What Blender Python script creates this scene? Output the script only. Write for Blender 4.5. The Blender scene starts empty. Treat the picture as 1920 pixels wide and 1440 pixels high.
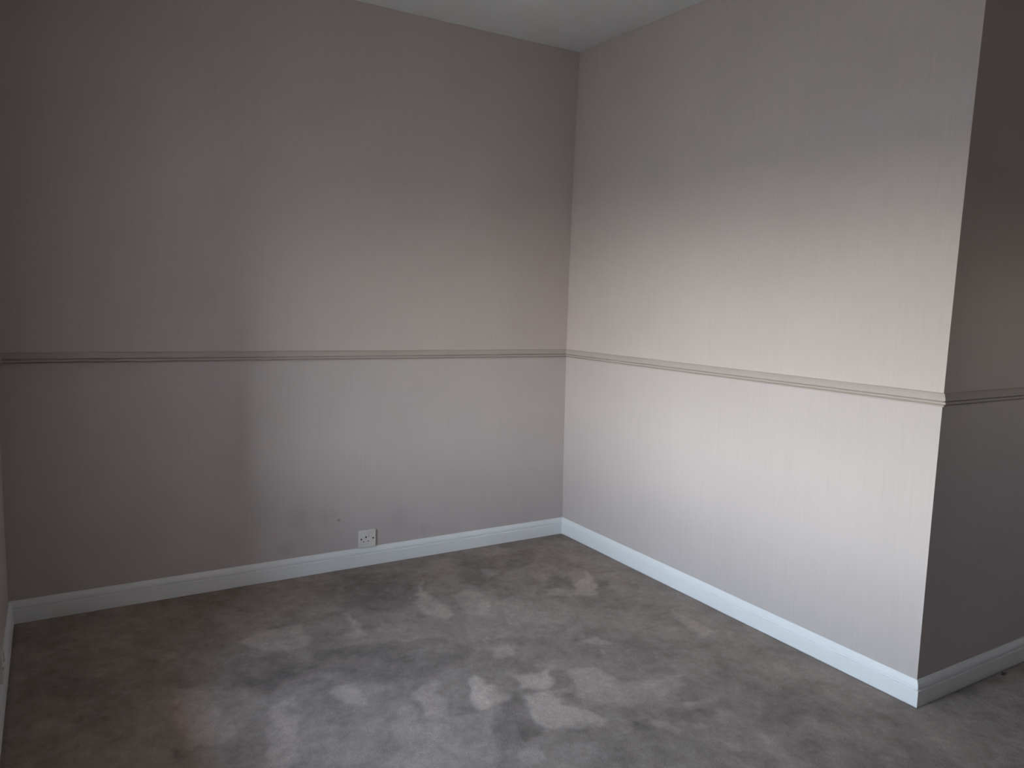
import bpy, bmesh, math
import numpy as np
from mathutils import Matrix, Vector

scene = bpy.context.scene
C = scene.collection

# ---------------------------------------------------------------- camera
cam_data = bpy.data.cameras.new('camera')
cam_data.sensor_width = 36.0
cam_data.lens = 1428.1 / 1920 * 36.0
cam_data.clip_start = 0.02
cam = bpy.data.objects.new('camera', cam_data)
C.objects.link(cam)
RIGHT = Vector((0.85614, -0.51594, 0.02892))
FWD = Vector((0.51554, 0.84896, -0.11614))
UP = Vector((0.03537, 0.11434, 0.99281))
m = Matrix.Identity(4)
for i in range(3):
    m[i][0], m[i][1], m[i][2] = RIGHT[i], UP[i], -FWD[i]
m.translation = Vector((-2.4427, -3.4270, 1.3242))
cam.matrix_world = m
scene.camera = cam

# ---------------------------------------------------------------- view
scene.view_settings.view_transform = 'Standard'
scene.view_settings.look = 'None'
scene.view_settings.gamma = 1.0
scene.view_settings.use_curve_mapping = False
scene.view_settings.exposure = 2.98

# ---------------------------------------------------------------- room numbers (metres)
H = 2.6                     # ceiling height
W = 2.6229                  # back wall length
L = 2.0744                  # length of the right wall up to the projecting corner
ZD = 0.9926                 # underside of the dado rail in the far corner
HB = 0.0844                 # skirting height
Y_REAR = -4.75
X_SIDE = 1.75
TH = 0.90                   # unseen window recess on the left, depth shaped to cut oblique light
TH2 = 0.60                  # rear wall
WIN_Y0, WIN_Y1 = -1.10, -2.25
WIN_Z0, WIN_Z1 = 0.60, 1.79
WN2_X0, WN2_X1 = 0.44, 0.76          # narrow unseen window added in the rear wall to light the recess wall
WN2_Z0, WN2_Z1 = 1.20, 1.66

# ---------------------------------------------------------------- daylight: overcast sky
world = bpy.data.worlds.new('overcast_sky')
scene.world = world
world.use_nodes = True
nt = world.node_tree
nt.nodes.clear()
out = nt.nodes.new('ShaderNodeOutputWorld')
bg = nt.nodes.new('ShaderNodeBackground')
tc = nt.nodes.new('ShaderNodeTexCoord')
sep = nt.nodes.new('ShaderNodeSeparateXYZ')
ramp = nt.nodes.new('ShaderNodeValToRGB')       # haze on the horizon, pale low sky, deeper blue overhead
nt.links.new(tc.outputs['Generated'], sep.inputs[0])
nt.links.new(sep.outputs['Z'], ramp.inputs[0])
ramp.color_ramp.elements[0].position = 0.0
ramp.color_ramp.elements[0].color = (0.64, 0.625, 0.60, 1)
e = ramp.color_ramp.elements.new(0.055)
e.color = (0.97, 0.985, 0.985, 1)
e = ramp.color_ramp.elements.new(0.14)
e.color = (0.76, 0.79, 0.825, 1)
e = ramp.color_ramp.elements.new(0.30)
e.color = (0.50, 0.585, 0.70, 1)
ramp.color_ramp.elements[-1].position = 0.80
ramp.color_ramp.elements[-1].color = (0.30, 0.42, 0.62, 1)
bg.inputs['Strength'].default_value = 7.0
nt.links.new(ramp.outputs[0], bg.inputs['Color'])
nt.links.new(bg.outputs[0], out.inputs[0])

# sampling portal filling the window opening (gives off no light itself)
for loc, rot, sx, sy in (
        ((-W - TH - 0.02, (WIN_Y0 + WIN_Y1) / 2, (WIN_Z0 + WIN_Z1) / 2), (math.pi / 2, 0, -math.pi / 2), abs(WIN_Y1 - WIN_Y0), WIN_Z1 - WIN_Z0),
        (((WN2_X0 + WN2_X1) / 2, Y_REAR - TH2 - 0.02, (WN2_Z0 + WN2_Z1) / 2), (math.pi / 2, 0, 0), WN2_X1 - WN2_X0, WN2_Z1 - WN2_Z0)):
    pl = bpy.data.lights.new('window_portal', 'AREA')
    pl.shape = 'RECTANGLE'
    pl.size, pl.size_y = sx, sy
    pl.cycles.is_portal = True
    po = bpy.data.objects.new('window_portal', pl)
    C.objects.link(po)
    po.location = loc
    po.rotation_euler = rot


# ---------------------------------------------------------------- helpers
def IC(z):
    """far corner of the room (back wall / right wall), a little out of plumb"""
    k = z / H
    return np.array([-0.0110 * k - 0.0174 * 4 * k * (1 - k), -0.0129 * k, z])


def OC(z):
    """projecting corner (right wall / recess wall)"""
    k = z / H
    return np.array([0.0002 + 0.0087 * k - 0.0185 * 4 * k * (1 - k), -L - 0.0133 * k, z])


def LC(z):
    return np.array([-W, 0.0, z])


def link(name, me, mat=None, parent=None, smooth=False):
    o = bpy.data.objects.new(name, me)
    C.objects.link(o)
    if mat is not None:
        me.materials.append(mat)
    if parent is not None:
        o.parent = parent
        o.matrix_parent_inverse = parent.matrix_world.inverted()
    if smooth:
        for p in me.polygons:
            p.use_smooth = True
    return o


def structure(o, label, category=None):
    o['kind'] = 'structure'
    o['label'] = label
    if category:
        o['category'] = category
    return o


def mesh_from(name, verts, faces):
    me = bpy.data.meshes.new(name)
    me.from_pydata([tuple(map(float, v)) for v in verts], [], faces)
    bm = bmesh.new()
    bm.from_mesh(me)
    bmesh.ops.recalc_face_normals(bm, faces=bm.faces)
    bm.to_mesh(me)
    bm.free()
    me.update()
    return me


def box_bm(bm, x0, x1, y0, y1, z0, z1, bevel=0.0, seg=2):
    r = bmesh.ops.create_cube(bm, size=1.0)
    vs = r['verts']
    for v in vs:
        v.co = Vector(((x0 + x1) / 2 + v.co.x * abs(x1 - x0), (y0 + y1) / 2 + v.co.y * abs(y1 - y0),
                       (z0 + z1) / 2 + v.co.z * abs(z1 - z0)))
    if bevel > 0:
        es = list({e for v in vs for e in v.link_edges})
        bmesh.ops.bevel(bm, geom=es, offset=bevel, segments=seg, affect='EDGES', profile=0.6)


def boxes(name, lst, bevel=0.0):
    bm = bmesh.new()
    for b in lst:
        box_bm(bm, *b, bevel=bevel)
    me = bpy.data.meshes.new(name)
    bm.to_mesh(me)
    bm.free()
    return me


def wall_prism(name, fa, fb, offa, offb, z0=-0.06, z1=H + 0.04, n=26):
    """solid wall whose face runs between two corner curves fa(z), fb(z)"""
    zs = np.linspace(z0, z1, n)
    v, f = [], []
    for z in zs:
        a, b = fa(z), fb(z)
        v += [a, b, b + np.array(offb), a + np.array(offa)]
    for i in range(n - 1):
        o = 4 * i
        for j in range(4):
            k = (j + 1) % 4
            f.append((o + j, o + k, o + 4 + k, o + 4 + j))
    f += [(3, 2, 1, 0), tuple(4 * (n - 1) + j for j in range(4))]
    return mesh_from(name, v, f)


def sweep(name, profile, fa, fb, ma, mb, za, zb, n=2):
    """moulding along a wall: profile of (distance off the wall, height), mitred ends"""
    v, f = [], []
    k = len(profile)
    for i in range(n + 1):
        s = i / n
        for d, z in profile:
            A = fa(za + z) + np.array([ma[0] * d, ma[1] * d, 0])
            B = fb(zb + z) + np.array([mb[0] * d, mb[1] * d, 0])
            v.append(A * (1 - s) + B * s)
    for i in range(n):
        for j in range(k):
            j2 = (j + 1) % k
            f.append((i * k + j, i * k + j2, (i + 1) * k + j2, (i + 1) * k + j))
    f += [tuple(range(k - 1, -1, -1)), tuple(n * k + j for j in range(k))]
    return mesh_from(name, v, f)


# ---------------------------------------------------------------- materials
def new_mat(name):
    mt = bpy.data.materials.new(name)
    mt.use_nodes = True
    t = mt.node_tree
    b = t.nodes['Principled BSDF']
    return mt, t, b


def N(t, kind, **kw):
    n = t.nodes.new(kind)
    for k, val in kw.items():
        if k in n.inputs:
            n.inputs[k].default_value = val
        else:
            setattr(n, k, val)
    return n


def math_node(t, op, a, b):
    n = t.nodes.new('ShaderNodeMath')
    n.operation = op
    for i, val in enumerate((a, b)):
        if isinstance(val, (int, float)):
            n.inputs[i].default_value = val
        else:
            t.links.new(val, n.inputs[i])
    return n.outputs[0]


def wallpaper(name, across, upper, lower, smudges=()):
    """fine vertical threads; a slightly cooler tone below the dado rail"""
    mt, t, b = new_mat(name)
    tc = t.nodes.new('ShaderNodeTexCoord')
    mp = N(t, 'ShaderNodeMapping')
    mp.inputs['Scale'].default_value = (330, 6, 5) if across == 'x' else (6, 330, 5)
    t.links.new(tc.outputs['Object'], mp.inputs[0])
    n1 = N(t, 'ShaderNodeTexNoise', Scale=1.0, Detail=3.0, Roughness=0.6)
    t.links.new(mp.outputs[0], n1.inputs['Vector'])
    mp2 = N(t, 'ShaderNodeMapping')
    mp2.inputs['Scale'].default_value = (90, 3, 2.2) if across == 'x' else (3, 90, 2.2)
    t.links.new(tc.outputs['Object'], mp2.inputs[0])
    n2 = N(t, 'ShaderNodeTexNoise', Scale=1.0, Detail=2.0, Roughness=0.5)
    t.links.new(mp2.outputs[0], n2.inputs['Vector'])
    n3 = N(t, 'ShaderNodeTexNoise', Scale=2.2, Detail=4.0, Roughness=0.55)   # faint grime
    t.links.new(tc.outputs['Object'], n3.inputs['Vector'])
    s = math_node(t, 'ADD', math_node(t, 'MULTIPLY', n1.outputs['Fac'], 0.12), math_node(t, 'MULTIPLY', n2.outputs['Fac'], 0.07))
    s = math_node(t, 'ADD', s, math_node(t, 'MULTIPLY', n3.outputs['Fac'], 0.12))
    val = math_node(t, 'ADD', s, 0.845)
    sp = t.nodes.new('ShaderNodeSeparateXYZ')
    t.links.new(tc.outputs['Object'], sp.inputs[0])
    lo = math_node(t, 'LESS_THAN', sp.outputs['Z'], ZD + 0.03)
    mx = N(t, 'ShaderNodeMix', data_type='RGBA')
    mx.inputs[6].default_value = (*upper, 1)
    mx.inputs[7].default_value = (*lower, 1)
    t.links.new(lo, mx.inputs[0])
    # small scuffs and stains: (u, z, radius, strength)
    u = sp.outputs['X'] if across == 'x' else sp.outputs['Y']
    wob = N(t, 'ShaderNodeTexNoise', Scale=18.0, Detail=4.0, Roughness=0.7)
    t.links.new(tc.outputs['Object'], wob.inputs['Vector'])
    for (su, sz, rad, stren) in smudges:
        du = math_node(t, 'SUBTRACT', u, su)
        dz = math_node(t, 'SUBTRACT', sp.outputs['Z'], sz)
        d2 = math_node(t, 'ADD', math_node(t, 'MULTIPLY', du, du), math_node(t, 'MULTIPLY', dz, dz))
        d = math_node(t, 'POWER', d2, 0.5)
        q = t.nodes.new('ShaderNodeMapRange')
        q.interpolation_type = 'SMOOTHSTEP'
        q.inputs['From Min'].default_value = 0.0
        q.inputs['From Max'].default_value = rad
        q.inputs['To Min'].default_value = stren
        q.inputs['To Max'].default_value = 0.0
        t.links.new(d, q.inputs['Value'])
        val = math_node(t, 'SUBTRACT', val, math_node(t, 'MULTIPLY', q.outputs[0], wob.outputs['Fac']))
    vm = t.nodes.new('ShaderNodeVectorMath')
    vm.operation = 'SCALE'
    t.links.new(mx.outputs[2], vm.inputs[0])
    t.links.new(val, vm.inputs['Scale'])
    t.links.new(vm.outputs[0], b.inputs['Base Color'])
    b.inputs['Roughness'].default_value = 0.75
    b.inputs['Specular IOR Level'].default_value = 0.25
    bp = N(t, 'ShaderNodeBump', Strength=0.35, Distance=0.0006)
    t.links.new(n1.outputs['Fac'], bp.inputs['Height'])
    t.links.new(bp.outputs[0], b.inputs['Normal'])
    return mt


def paint(name, col, rough=0.5, spec=0.4, mottled=0.05, bump=0.0, bscale=60.0):
    mt, t, b = new_mat(name)
    tc = t.nodes.new('ShaderNodeTexCoord')
    n = N(t, 'ShaderNodeTexNoise', Scale=7.0, Detail=5.0, Roughness=0.6)
    t.links.new(tc.outputs['Object'], n.inputs['Vector'])
    val = math_node(t, 'ADD', math_node(t, 'MULTIPLY', n.outputs['Fac'], 2 * mottled), 1 - mottled)
    vm = t.nodes.new('ShaderNodeVectorMath')
    vm.operation = 'SCALE'
    vm.inputs[0].default_value = col
    t.links.new(val, vm.inputs['Scale'])
    t.links.new(vm.outputs[0], b.inputs['Base Color'])
    b.inputs['Roughness'].default_value = rough
    b.inputs['Specular IOR Level'].default_value = spec
    if bump:
        n2 = N(t, 'ShaderNodeTexNoise', Scale=bscale, Detail=3.0)
        t.links.new(tc.outputs['Object'], n2.inputs['Vector'])
        bp = N(t, 'ShaderNodeBump', Strength=0.5, Distance=bump)
        t.links.new(n2.outputs['Fac'], bp.inputs['Height'])
        t.links.new(bp.outputs[0], b.inputs['Normal'])
    return mt


UPPER = (0.585, 0.507, 0.475)
LOWER = (0.562, 0.500, 0.488)
SCUFFS = [(-1.3035, 0.236, 0.012, 0.9), (-1.50, 0.27, 0.10, 0.16), (-1.66, 0.30, 0.13, 0.14), (-1.36, 0.26, 0.07, 0.16),
          (-1.78, 0.22, 0.12, 0.12), (-1.00, 0.20, 0.10, 0.12), (-1.55, 0.13, 0.06, 0.20), (-0.86, 0.13, 0.05, 0.18)]
M_BACK = wallpaper('wallpaper_back', 'x', UPPER, LOWER, SCUFFS)
M_SIDE = wallpaper('wallpaper_side', 'y', UPPER, LOWER)
M_CEIL = paint('ceiling_paint', (0.80, 0.80, 0.77), 0.9, 0.1, 0.03, 0.002, 45.0)
M_SKIRT = paint('skirting_gloss', (0.87, 0.88, 0.885), 0.35, 0.45, 0.04, 0.0004, 14.0)
M_DADO = paint('dado_paint', (0.50, 0.435, 0.403), 0.45, 0.4, 0.04, 0.0003, 20.0)
M_PLATE = paint('socket_plastic', (0.80, 0.76, 0.72), 0.4, 0.4, 0.03)
M_BOXSIDE = paint('socket_side', (0.60, 0.57, 0.54), 0.5, 0.4, 0.03)
M_DARK = paint('pin_hole_dark', (0.012, 0.011, 0.011), 0.7, 0.2, 0.0)
M_SCREW = paint('screw_tarnished', (0.07, 0.065, 0.06), 0.45, 0.5, 0.05)
M_UPVC = paint('window_white', (0.78, 0.79, 0.78), 0.3, 0.5, 0.02)
M_GROUND = paint('outside_paving', (0.31, 0.25, 0.20), 0.9, 0.1, 0.10)


def glass_mat():
    mt, t, b = new_mat('window_glass')
    t.nodes.remove(b)
    o = [n for n in t.nodes if n.type == 'OUTPUT_MATERIAL'][0]
    tr = N(t, 'ShaderNodeBsdfTransparent')
    tr.inputs[0].default_value = (0.93, 0.95, 0.94, 1)
    gl = N(t, 'ShaderNodeBsdfGlossy')
    gl.inputs['Roughness'].default_value = 0.02
    lw = N(t, 'ShaderNodeLayerWeight')
    refl = math_node(t, 'ADD', math_node(t, 'MULTIPLY', math_node(t, 'POWER', lw.outputs['Facing'], 5.0), 0.90), 0.04)
    mx = t.nodes.new('ShaderNodeMixShader')
    t.links.new(refl, mx.inputs[0])
    t.links.new(tr.outputs[0], mx.inputs[1])
    t.links.new(gl.outputs[0], mx.inputs[2])
    t.links.new(mx.outputs[0], o.inputs['Surface'])
    return mt


def carpet_mat():
    mt, t, b = new_mat('carpet_taupe')
    tc = t.nodes.new('ShaderNodeTexCoord')
    at = N(t, 'ShaderNodeAttribute')
    at.attribute_name = 'lay'
    n1 = N(t, 'ShaderNodeTexNoise', Scale=260.0, Detail=3.0, Roughness=0.6)
    n2 = N(t, 'ShaderNodeTexNoise', Scale=60.0, Detail=4.0, Roughness=0.65)
    for n in (n1, n2):
        t.links.new(tc.outputs['Object'], n.inputs['Vector'])
    s = math_node(t, 'ADD', math_node(t, 'MULTIPLY', n1.outputs['Fac'], 0.85), math_node(t, 'MULTIPLY', n2.outputs['Fac'], 0.50))
    s = math_node(t, 'ADD', s, 0.325)
    # brushed pile: fibres lying towards the eye show their dark tips, away their pale flanks
    s = math_node(t, 'MULTIPLY', s, math_node(t, 'ADD', math_node(t, 'MULTIPLY', at.outputs['Fac'], 0.66), 1.0))
    vm = t.nodes.new('ShaderNodeVectorMath')
    vm.operation = 'SCALE'
    vm.inputs[0].default_value = (0.318, 0.266, 0.237)
    t.links.new(s, vm.inputs['Scale'])
    t.links.new(vm.outputs[0], b.inputs['Base Color'])
    b.inputs['Roughness'].default_value = 1.0
    b.inputs['Specular IOR Level'].default_value = 0.05
    b.inputs['Sheen Weight'].default_value = 0.03
    b.inputs['Sheen Roughness'].default_value = 0.5
    bp = N(t, 'ShaderNodeBump', Strength=0.6, Distance=0.004)
    t.links.new(n1.outputs['Fac'], bp.inputs['Height'])
    t.links.new(bp.outputs[0], b.inputs['Normal'])
    return mt


M_GLASS = glass_mat()
M_CARPET = carpet_mat()

# ---------------------------------------------------------------- walls and ceiling
o = link('wall_back', wall_prism('wall_back', lambda z: np.array([-W - 0.02, 0.0, z]), IC, (0, 0.16, 0), (0.16, 0.16, 0)), M_BACK)
structure(o, 'taupe papered back wall with a dado rail and white skirting')
o = link('wall_right', wall_prism('wall_right', IC, OC, (0.14, -0.0, 0), (0.14, 0.06, 0)), M_SIDE)
structure(o, 'brightly lit papered wall between the far corner and the projecting corner')
o = link('wall_recess', wall_prism('wall_recess', OC, lambda z: np.array([X_SIDE + 0.02, -L - 0.0133 * z / H, z]), (0.04, 0.16, 0), (0, 0.16, 0)), M_BACK)
structure(o, 'dark papered wall right of the projecting corner')
me = boxes('wall_left', [
    (-W - TH, -W, WIN_Y0, 0.16, -0.06, H + 0.04),
    (-W - TH, -W, Y_REAR - TH2, WIN_Y1, -0.06, H + 0.04),
    (-W - TH, -W, WIN_Y1, WIN_Y0, -0.06, WIN_Z0 - 0.001),
    (-W - TH, -W, WIN_Y1, WIN_Y0, WIN_Z1, H + 0.04)])
structure(link('wall_left', me, M_SIDE), 'papered wall at the left edge with a white skirting')
me = boxes('wall_rear', [
    (-W, WN2_X0, Y_REAR - TH2, Y_REAR, -0.06, H + 0.04),
    (WN2_X1, X_SIDE, Y_REAR - TH2, Y_REAR, -0.06, H + 0.04),
    (WN2_X0, WN2_X1, Y_REAR - TH2, Y_REAR, -0.06, WN2_Z0 - 0.001),
    (WN2_X0, WN2_X1, Y_REAR - TH2, Y_REAR, WN2_Z1, H + 0.04)])
structure(link('wall_rear', me, M_BACK), 'papered wall behind the viewer')
structure(link('wall_side', boxes('wall_side', [(X_SIDE, X_SIDE + 0.16, Y_REAR - TH2, -L + 0.2, -0.06, H + 0.04)]), M_SIDE), 'papered wall at the far right of the room')

xs = np.linspace(-W - 0.02, X_SIDE + 0.02, 60)
ys = np.linspace(Y_REAR - 0.02, 0.02, 64)
rng = np.random.default_rng(4)
v = [(x, y, H + 0.0015 * math.sin(3.1 * x + 1.7 * y) + 0.0007 * rng.normal()) for y in ys for x in xs]
v += [(x, y, H + 0.12) for y in (ys[0], ys[-1]) for x in (xs[0], xs[-1])]
nx, ny = len(xs), len(ys)
f = [(j * nx + i, j * nx + i + 1, (j + 1) * nx + i + 1, (j + 1) * nx + i) for j in range(ny - 1) for i in range(nx - 1)]
k = nx * ny
f += [(k, k + 1, k + 3, k + 2)]
f += [tuple(range(nx)) + (k + 1, k), tuple(range((ny - 1) * nx, ny * nx)) + (k + 3, k + 2),
      tuple(j * nx for j in range(ny)) + (k + 2, k), tuple(j * nx + nx - 1 for j in range(ny)) + (k + 3, k + 1)]
structure(link('ceiling', mesh_from('ceiling', v, f), M_CEIL, smooth=False), 'plain off-white painted ceiling')

# ---------------------------------------------------------------- skirting and dado rail
T = 0.016
SK = [(0.0, -0.012), (T, -0.012), (T, 0.0500), (T - 0.0010, 0.0520), (T - 0.0060, 0.0526), (T - 0.0075, 0.0542), (T - 0.0068, 0.0562), (T - 0.0035, 0.0572),
      (T - 0.0028, 0.0600), (T - 0.0036, 0.0660), (T - 0.0056, 0.0715), (T - 0.0082, 0.0765), (T - 0.0106, 0.0805),
      (T - 0.0116, 0.0830), (T - 0.0126, HB), (0.0, HB)]
DR = [(0.0, 0.0), (0.0085, 0.0), (0.0095, 0.0010), (0.0095, 0.0034), (0.0085, 0.0042), (0.0048, 0.0050), (0.0048, 0.0062), (0.0120, 0.0070),
      (0.0160, 0.0086), (0.0182, 0.0110), (0.0188, 0.0135), (0.0180, 0.0158), (0.0155, 0.0172), (0.0095, 0.0178), (0.0090, 0.0194), (0.0152, 0.0202),
      (0.0172, 0.0212), (0.0160, 0.0250), (0.0138, 0.0300), (0.0110, 0.0350), (0.0080, 0.0395), (0.0052, 0.0425), (0.0030, 0.0440), (0.0, 0.0440)]


def fixed(x, y):
    return lambda z: np.array([x, y, z])


ZL, ZO = ZD + 0.0174, ZD + 0.0167
for name, prof, mat, zz in (('baseboard', SK, M_SKIRT, (0, 0, 0)), ('trim', DR, M_DADO, (ZL, ZD, ZO))):
    what = 'white painted skirting board' if name == 'baseboard' else 'taupe moulded dado rail'
    nm = (lambda side, i: 'baseboard_' + side) if name == 'baseboard' else (lambda side, i: 'trim_%d' % i)
    left_end = Y_REAR if name == 'baseboard' else WIN_Y0 + 0.04
    runs = [
        ('back', LC, IC, (1, -1), (-1, -1), zz[0], zz[1], 'along the back wall'),
        ('right', IC, OC, (-1, -1), (-1, -1), zz[1], zz[2], 'along the bright wall up to the projecting corner'),
        ('recess', OC, fixed(X_SIDE, -L - 0.0133 * (0 if name == 'baseboard' else 0.39)), (-1, -1), (-1, -1), zz[2], zz[2], 'on the dark wall past the projecting corner'),
        ('left', fixed(-W, left_end), LC, (1, 0), (1, -1), zz[0], zz[0], 'on the wall at the left edge'),
    ]
    for i, (side, fa, fb, ma, mb, za, zb, where) in enumerate(runs):
        o = link(nm(side, i + 1), sweep(nm(side, i + 1), prof, fa, fb, ma, mb, za, zb), mat)
        structure(o, what + ' ' + where)

# ---------------------------------------------------------------- carpet
MARKS = [
    (0.5, (-1.880, -0.581), (-1.786, -0.527), (-1.630, -0.548), (-1.655, -0.713), (-1.731, -0.751), (-1.811, -0.685)),
    (0.5, (-1.446, -0.518), (-1.436, -0.638), (-1.452, -0.732), (-1.501, -0.748)),
    (0.6, (-1.011, -0.292), (-1.060, -0.434), (-1.053, -0.616), (-1.060, -0.717), (-1.097, -0.762), (-1.158, -0.666), (-1.143, -0.557)),
    (0.4, (-0.959, -0.540), (-0.853, -0.539), (-0.837, -0.655), (-0.930, -0.820), (-1.007, -0.744)),
    (0.6, (-1.679, -1.068), (-1.611, -1.080), (-1.595, -1.178), (-1.617, -1.237), (-1.649, -1.219), (-1.686, -1.149)),
    (0.4, (-1.520, -1.237), (-1.664, -1.584), (-1.594, -1.635), (-1.426, -1.727), (-1.277, -1.433), (-1.403, -1.418), (-1.489, -1.283)),
    (0.6, (-1.459, -1.228), (-1.339, -1.180), (-1.411, -1.397), (-1.460, -1.370), (-1.465, -1.289)),
    (0.5, (-1.883, -1.083), (-1.801, -1.045), (-1.830, -1.189), (-1.852, -1.269), (-1.918, -1.432), (-1.954, -1.412), (-1.923, -1.215)),
    (-0.4, (-1.846, -1.092), (-1.814, -1.159), (-1.865, -1.163)),
    (0.5, (-1.223, -1.194), (-1.211, -1.317), (-1.275, -1.430), (-1.332, -1.400)),
    (-0.4, (-1.490, -1.276), (-1.465, -1.289), (-1.488, -1.450), (-1.490, -1.392)),
    (0.7, (-1.093, -1.272), (-0.955, -1.310), (-1.035, -1.418), (-1.115, -1.364)),
    (0.7, (-1.140, -1.406), (-1.039, -1.424), (-1.058, -1.521), (-1.002, -1.591), (-0.995, -1.675), (-1.092, -1.650), (-1.180, -1.619), (-1.183, -1.554), (-1.164, -1.453)),
    (0.6, (-1.197, -1.308), (-1.188, -1.399), (-1.232, -1.417), (-1.329, -1.416), (-1.232, -1.211)),
    (0.45, (-0.899, -1.349), (-0.800, -1.365), (-0.786, -1.494), (-0.572, -1.561), (-0.643, -1.635), (-0.873, -1.642), (-0.928, -1.591), (-0.979, -1.522)),
    (0.5, (-1.078, -1.065), (-0.980, -1.061), (-1.025, -1.160), (-1.098, -1.145)),
    (0.5, (-0.715, -1.169), (-0.629, -1.172), (-0.643, -1.237), (-0.683, -1.242)),
    (0.4, (-0.721, -1.262), (-0.692, -1.267), (-0.731, -1.314)),
    (0.3, (-0.751, -1.060), (-0.638, -1.057), (-0.702, -1.144), (-0.771, -1.108)),
    (0.5, (-0.562, -0.680), (-0.485, -0.697), (-0.454, -0.749), (-0.267, -0.573), (-0.301, -0.711), (-0.398, -0.839), (-0.535, -0.769), (-0.600, -0.750)),
    (0.5, (-0.699, -0.317), (-0.616, -0.375), (-0.717, -0.433)),
    (-0.4, (-0.470, -0.542), (-0.374, -0.590), (-0.435, -0.744), (-0.450, -0.672), (-0.544, -0.667)),
    (-0.4, (-0.268, -0.659), (-0.231, -0.723), (-0.313, -0.806), (-0.338, -0.772)),
    (0.4, (-0.189, -1.091), (-0.197, -1.216), (-0.208, -1.353), (-0.291, -1.380), (-0.244, -1.180)),
    (0.4, (-0.702, -1.682), (-0.572, -1.720), (-0.600, -1.748), (-0.711, -1.707)),
    (0.4, (-0.874, -1.660), (-0.805, -1.831), (-0.837, -1.840), (-0.925, -1.692)),
    (-0.4, (-0.918, -1.675), (-0.868, -1.702), (-0.887, -1.787), (-0.964, -1.745)),
    (-0.3, (-0.788, -1.676), (-0.634, -1.781), (-0.704, -1.849), (-0.809, -1.755)),
    (-0.5, (-1.032, -1.483), (-0.967, -1.463), (-0.993, -1.556), (-1.026, -1.527)),
    (-0.35, (-0.960, -1.316), (-0.899, -1.349), (-0.974, -1.439), (-1.034, -1.427)),
    (-0.4, (-1.159, -1.360), (-1.138, -1.395), (-1.193, -1.569), (-1.194, -1.621), (-1.275, -1.632), (-1.247, -1.460)),
    (0.4, (-1.317, -1.667), (-1.237, -1.661), (-1.260, -1.733), (-1.328, -1.725)),
    (0.25, (-1.058, -0.828), (-0.898, -0.670), (-0.649, -0.664), (-0.559, -0.907), (-0.740, -1.049), (-0.948, -1.021), (-1.106, -0.965)),
    (0.4, (-0.748, -1.945), (-0.695, -1.949), (-0.710, -1.987), (-0.754, -1.972)),
    (0.25, (-0.618, -1.958), (-0.550, -1.978), (-0.559, -2.015), (-0.626, -2.001)),
    (0.4, (-2.173, -0.560), (-2.090, -0.553), (-2.086, -0.606), (-2.146, -0.624)),
    (0.3, (-2.374, -0.598), (-2.331, -0.608), (-2.333, -0.652)),
    (0.35, (-2.143, -0.821), (-2.041, -0.875), (-2.016, -1.092), (-2.033, -1.243), (-2.134, -1.194), (-2.157, -1.060)),
    (-0.4, (-2.147, -0.963), (-2.126, -0.992), (-2.139, -1.033)),
    (-0.35, (-2.182, -1.168), (-2.158, -1.190), (-2.167, -1.257)),
    (-0.28, (-1.652, -0.778), (-1.439, -0.816), (-1.187, -0.897), (-1.137, -1.024), (-1.222, -1.143), (-1.450, -1.149), (-1.635, -1.031), (-1.704, -0.888)),
    (-0.22, (-1.325, -0.104), (-1.033, -0.173), (-1.119, -0.492), (-1.265, -0.605), (-1.442, -0.454)),
    (-0.22, (-1.921, -0.707), (-1.715, -0.792), (-1.683, -0.943), (-1.874, -0.984), (-1.978, -0.909)),
    (-0.2, (-0.772, -0.223), (-0.667, -0.191), (-0.314, -0.186), (-0.377, -0.335), (-0.811, -0.511), (-0.883, -0.438)),
    (-0.2, (-0.393, -1.792), (-0.094, -2.103), (-0.232, -2.350), (-0.647, -2.124), (-0.582, -1.911)),
    (0.25, (-0.485, -1.390), (-0.322, -1.451), (-0.428, -1.607), (-0.589, -1.586)),
]


def value_noise(x, y, scale, seed):
    r = np.random.default_rng(seed)
    g = r.random((97, 97))
    fx, fy = x * scale + 40.3, y * scale + 47.7
    ix, iy = np.floor(fx).astype(int), np.floor(fy).astype(int)
    tx, ty = fx - ix, fy - iy
    tx, ty = tx * tx * (3 - 2 * tx), ty * ty * (3 - 2 * ty)
    a, b_ = g[ix % 97, iy % 97], g[(ix + 1) % 97, iy % 97]
    c, d = g[ix % 97, (iy + 1) % 97], g[(ix + 1) % 97, (iy + 1) % 97]
    return (a * (1 - tx) + b_ * tx) * (1 - ty) + (c * (1 - tx) + d * tx) * ty - 0.5


def poly_sd(px, py, poly):
    """signed distance to a polygon, negative inside"""
    d = np.full(px.shape, 1e9)
    inside = np.zeros(px.shape, bool)
    n = len(poly)
    for i in range(n):
        x0, y0 = poly[i]
        x1, y1 = poly[(i + 1) % n]
        ex, ey = x1 - x0, y1 - y0
        wx, wy = px - x0, py - y0
        tt = np.clip((wx * ex + wy * ey) / (ex * ex + ey * ey), 0, 1)
        d = np.minimum(d, (wx - ex * tt) ** 2 + (wy - ey * tt) ** 2)
        cr = (y0 > py) != (y1 > py)
        xi = x0 + (py - y0) * ex / (ey if ey else 1e-9)
        inside ^= cr & (px < xi)
    d = np.sqrt(d)
    return np.where(inside, -d, d)


def axis(lo, f0, f1, hi, step, coarse):
    a = np.arange(f0, f1 + 1e-6, step)
    left = np.linspace(lo, f0, max(2, int((f0 - lo) / coarse)))[:-1] if f0 - lo > step else np.array([lo])
    right = np.linspace(f1, hi, max(2, int((hi - f1) / coarse)))[1:] if hi - f1 > step else np.array([hi])
    return np.concatenate([left, a, right])


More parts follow.
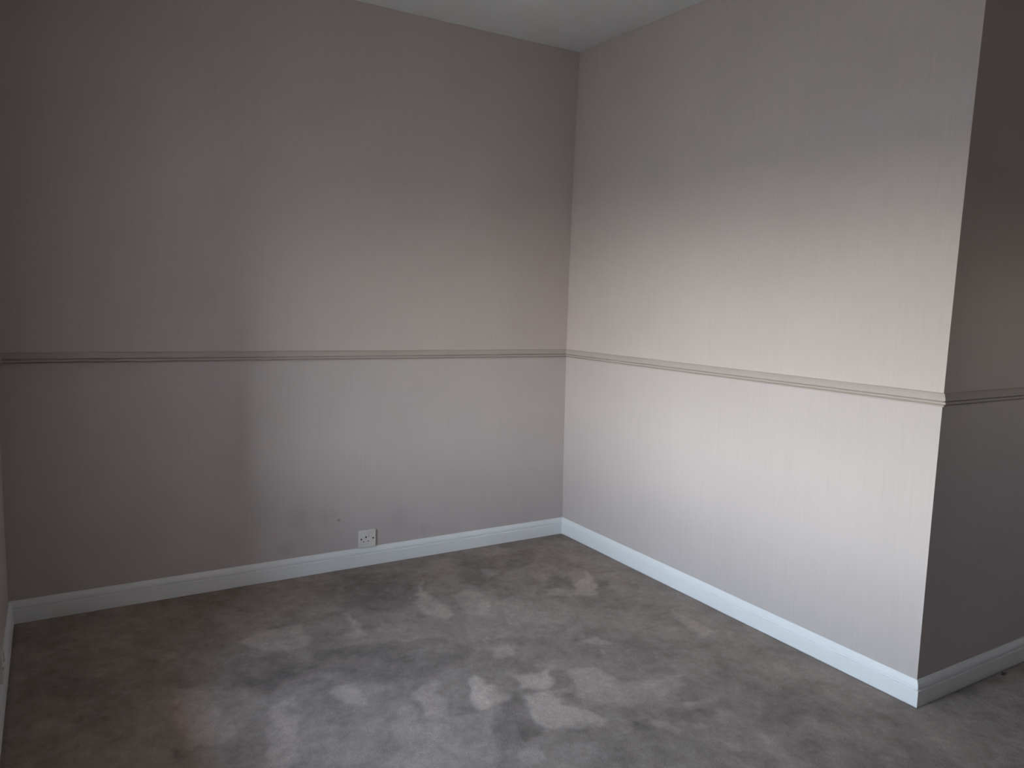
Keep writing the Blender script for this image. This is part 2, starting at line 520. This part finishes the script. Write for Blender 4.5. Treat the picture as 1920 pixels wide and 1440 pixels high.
gx = axis(-W + 0.001, -W + 0.006, 0.60, X_SIDE - 0.001, 0.008, 0.06)
gy = axis(Y_REAR + 0.001, -2.50, -0.006, -0.001, 0.008, 0.06)
X, Y = np.meshgrid(gx, gy)
warp_x = 0.030 * value_noise(X, Y, 14, 1) + 0.020 * value_noise(X, Y, 38, 2)
warp_y = 0.030 * value_noise(X, Y, 14, 3) + 0.020 * value_noise(X, Y, 38, 4)
lay = np.zeros_like(X)
PX, PY = X + warp_x, Y + warp_y
for val, *poly in MARKS:
    sd = poly_sd(PX, PY, poly)
    w = np.clip(0.5 - sd / 0.027, 0, 1)
    lay += val * w * w * (3 - 2 * w)
# brushed drifts of the pile: streaks running down the room and rounded patches
lay += 0.42 * value_noise(X * 0.8 + 0.35 * Y, Y * 0.5 - 0.2 * X, 7, 5) + 0.36 * value_noise(X, Y, 13, 6) + 0.34 * value_noise(X, Y, 30, 7) + 0.26 * value_noise(X, Y, 62, 8)
edge = np.minimum.reduce([X + W, -Y, Y - Y_REAR, X_SIDE - X])
blk = np.hypot(np.maximum(-X - T, 0) * (Y > -L - T) + np.maximum(-X - T, 0) * (Y <= -L - T), np.maximum(-L - T - Y, 0))
e = np.minimum(np.maximum(edge - T, 0), blk)
dip = -0.007 * np.clip(1 - e / 0.016, 0, 1) ** 2
Z = dip + 0.0012 * value_noise(X, Y, 62, 9) * (e > 0.02) + 0.0003 * np.random.default_rng(12).normal(size=X.shape) * (e > 0.02) + 0.0010 * lay * (e > 0.02)
nx, ny = len(gx), len(gy)
verts = np.stack([X, Y, Z], -1).reshape(-1, 3)
ii, jj = np.meshgrid(np.arange(nx - 1), np.arange(ny - 1))
q = (jj * nx + ii).ravel()
cx_ = 0.5 * (gx[:-1] + gx[1:])
cy_ = 0.5 * (gy[:-1] + gy[1:])
CX, CY = np.meshgrid(cx_, cy_)
keep = ~((CX.ravel() > 0.004) & (CY.ravel() > -L + 0.004))
q = q[keep]
faces = np.stack([q, q + 1, q + nx + 1, q + nx], 1)
me = bpy.data.meshes.new('floor')
me.from_pydata(verts.tolist(), [], faces.tolist())
att = me.attributes.new('lay', 'FLOAT', 'POINT')
att.data.foreach_set('value', lay.astype(np.float32).ravel())
me.update()
structure(link('floor', me, M_CARPET, smooth=True), 'grey taupe fitted carpet with brushed pile marks')

# ---------------------------------------------------------------- windows
def window(name, origin, rotz, width, z0, z1, depth, label):
    """casement, two lights when wide; local x runs along the wall, +y points into the room, y = 0 is the inner wall face"""
    root = bpy.data.objects.new(name, None)
    C.objects.link(root)
    structure(root, label)
    h, fw, a, b2 = z1 - z0, 0.045, -depth + 0.012, -depth + 0.047
    w2 = width / 2
    link('window_frame', boxes('window_frame', [(-w2, -w2 + fw, a, b2, 0, h), (w2 - fw, w2, a, b2, 0, h), (-w2 + fw, w2 - fw, a, b2, 0, fw),
                                                (-w2 + fw, w2 - fw, a, b2, h - fw, h)], 0.004), M_UPVC, root)
    lights = ((-w2 + fw, w2 - fw),)
    if width > 1.4:
        link('mullion', boxes('mullion', [(-0.03, 0.03, a, b2, fw, h - fw)], 0.004), M_UPVC, root)
        lights = ((-w2 + fw, -0.03), (0.03, w2 - fw))
    for x0, x1 in lights:
        link('pane', boxes('pane', [(x0, x1, a + 0.015, a + 0.019, fw, h - fw)]), M_GLASS, root)
    link('window_sill', boxes('window_sill', [(-w2, w2, -depth + 0.047, 0.010, -0.026, -0.001)]), M_UPVC, root)
    root.location = (*origin, z0)
    root.rotation_euler = (0, 0, rotz)
    bpy.context.view_layer.update()


window('window_1', (-W, (WIN_Y0 + WIN_Y1) / 2), -math.pi / 2, abs(WIN_Y1 - WIN_Y0), WIN_Z0, WIN_Z1, TH, 'white framed window in the left wall, just outside the view')
window('fill_window', ((WN2_X0 + WN2_X1) / 2, Y_REAR), 0.0, WN2_X1 - WN2_X0, WN2_Z0, WN2_Z1, TH2, 'narrow white window added behind the viewer to light the dark wall')  # extra unseen opening, added so daylight reaches the recess wall

# ---------------------------------------------------------------- ground outside the window
gm = boxes('ground', [(-60, 60, -60, 60, -0.65, -0.45)])
structure(link('ground', gm, M_GROUND), 'paved ground outside the window')


# ---------------------------------------------------------------- wall socket above the skirting
def socket(name, loc, rotz, depth, label):
    """single switched socket, built facing -y about the middle of its plate"""
    root = bpy.data.objects.new(name, None)
    C.objects.link(root)
    root['label'] = label
    root['category'] = 'socket'
    bk, fr = -0.40 * depth, -depth            # back box depth, front of the plate

    def bx(n, x0, x1, y0, y1, z0, z1, mat, bev=0.0, par=root):
        return link(n, boxes(n, [(x0, x1, y0, y1, z0, z1)], bev), mat, par)

    bx('back_box', -0.0425, 0.0425, bk, 0.001, -0.0425, 0.0425, M_BOXSIDE, 0.0012)
    plate = bx('face_plate', -0.043, 0.043, fr, bk, -0.043, 0.043, M_PLATE, 0.0024)
    holes = [(-0.0060, 0.0085, 0.0065, 0.0100), (-0.0170, -0.0125, 0.0074, 0.0046), (0.0050, -0.0125, 0.0074, 0.0046)]
    hb = bmesh.new()
    for hx, hz, w_, h_ in holes:
        box_bm(hb, hx - w_ / 2, hx + w_ / 2, fr - 0.01, fr + 0.005, hz - h_ / 2, hz + h_ / 2)
    hm = bpy.data.meshes.new('cutter')
    hb.to_mesh(hm)
    hb.free()
    cut = bpy.data.objects.new('cutter', hm)
    C.objects.link(cut)
    md = plate.modifiers.new('holes', 'BOOLEAN')
    md.operation = 'DIFFERENCE'
    md.solver = 'EXACT'
    md.object = cut
    dg = bpy.context.evaluated_depsgraph_get()
    newm = bpy.data.meshes.new_from_object(plate.evaluated_get(dg))
    plate.modifiers.clear()
    plate.data = newm
    bpy.data.objects.remove(cut)
    for n, (hx, hz, w_, h_) in zip(('earth_slot', 'pin_slot', 'pin_slot'), holes):
        mat = M_DARK if n == 'earth_slot' else M_SCREW
        bx(n, hx - w_ / 2 + 0.0002, hx + w_ / 2 - 0.0002, fr + 0.0012, fr + 0.0045, hz - h_ / 2 + 0.0002, hz + h_ / 2 - 0.0002, mat)
    sx, sz = 0.0150, 0.0205
    ring = bx('switch_surround', sx - 0.0085, sx + 0.0085, fr - 0.0010, fr + 0.0005, sz - 0.0125, sz + 0.0125, M_BOXSIDE, 0.0004)
    rk = bmesh.new()
    box_bm(rk, sx - 0.0068, sx + 0.0068, fr - 0.0045, fr - 0.0005, sz - 0.0108, sz + 0.0108, 0.0006)
    for v_ in rk.verts:
        if v_.co.y < fr - 0.0025:
            v_.co.y += 0.0022 * (v_.co.z - (sz - 0.0108)) / 0.0216
    rm = bpy.data.meshes.new('rocker')
    rk.to_mesh(rm)
    rk.free()
    link('rocker', rm, M_PLATE, ring)
    for dx in (-0.0300, 0.0300):
        bm = bmesh.new()
        bmesh.ops.create_cone(bm, cap_ends=True, segments=20, radius1=0.0044, radius2=0.0036, depth=0.0014)
        bmesh.ops.rotate(bm, verts=bm.verts, matrix=Matrix.Rotation(math.pi / 2, 3, 'X'))
        bmesh.ops.translate(bm, verts=bm.verts, vec=(dx, fr - 0.0003, 0.0002))
        sm = bpy.data.meshes.new('screw')
        bm.to_mesh(sm)
        bm.free()
        s = link('screw', sm, M_SCREW, root)
        bx('screw_slot', dx - 0.0024, dx + 0.0024, fr - 0.0013, fr - 0.0008, -0.0003, 0.0007, M_DARK, 0, s)
    root.location = loc
    root.rotation_euler = (0, 0, rotz)
    bpy.context.view_layer.update()
    return root


socket('wall_socket', (-1.1660, 0.0, 0.1300), 0.0, 0.0150, 'white switched wall socket on the back wall just above the skirting')
socket('wall_socket', (-W, -0.763, 0.1650), math.pi / 2, 0.0200, 'white wall socket on the left wall, cut off by the left edge of the picture')

# crumb of fluff lying on the carpet against the skirting
bm = bmesh.new()
bmesh.ops.create_icosphere(bm, subdivisions=2, radius=1.0)
rr = np.random.default_rng(3)
for v_ in bm.verts:
    s_ = 1 + 0.25 * rr.normal()
    v_.co = Vector((0.489 + v_.co.x * 0.012 * s_, -2.112 + v_.co.y * 0.006 * s_, 0.004 + v_.co.z * 0.0045 * s_))
me = bpy.data.meshes.new('carpet_crumb')
bm.to_mesh(me)
bm.free()
o = link('carpet_crumb', me, M_SCREW)
o['label'] = 'small dark crumb of dirt on the carpet against the right-hand skirting'
o['category'] = 'crumb'
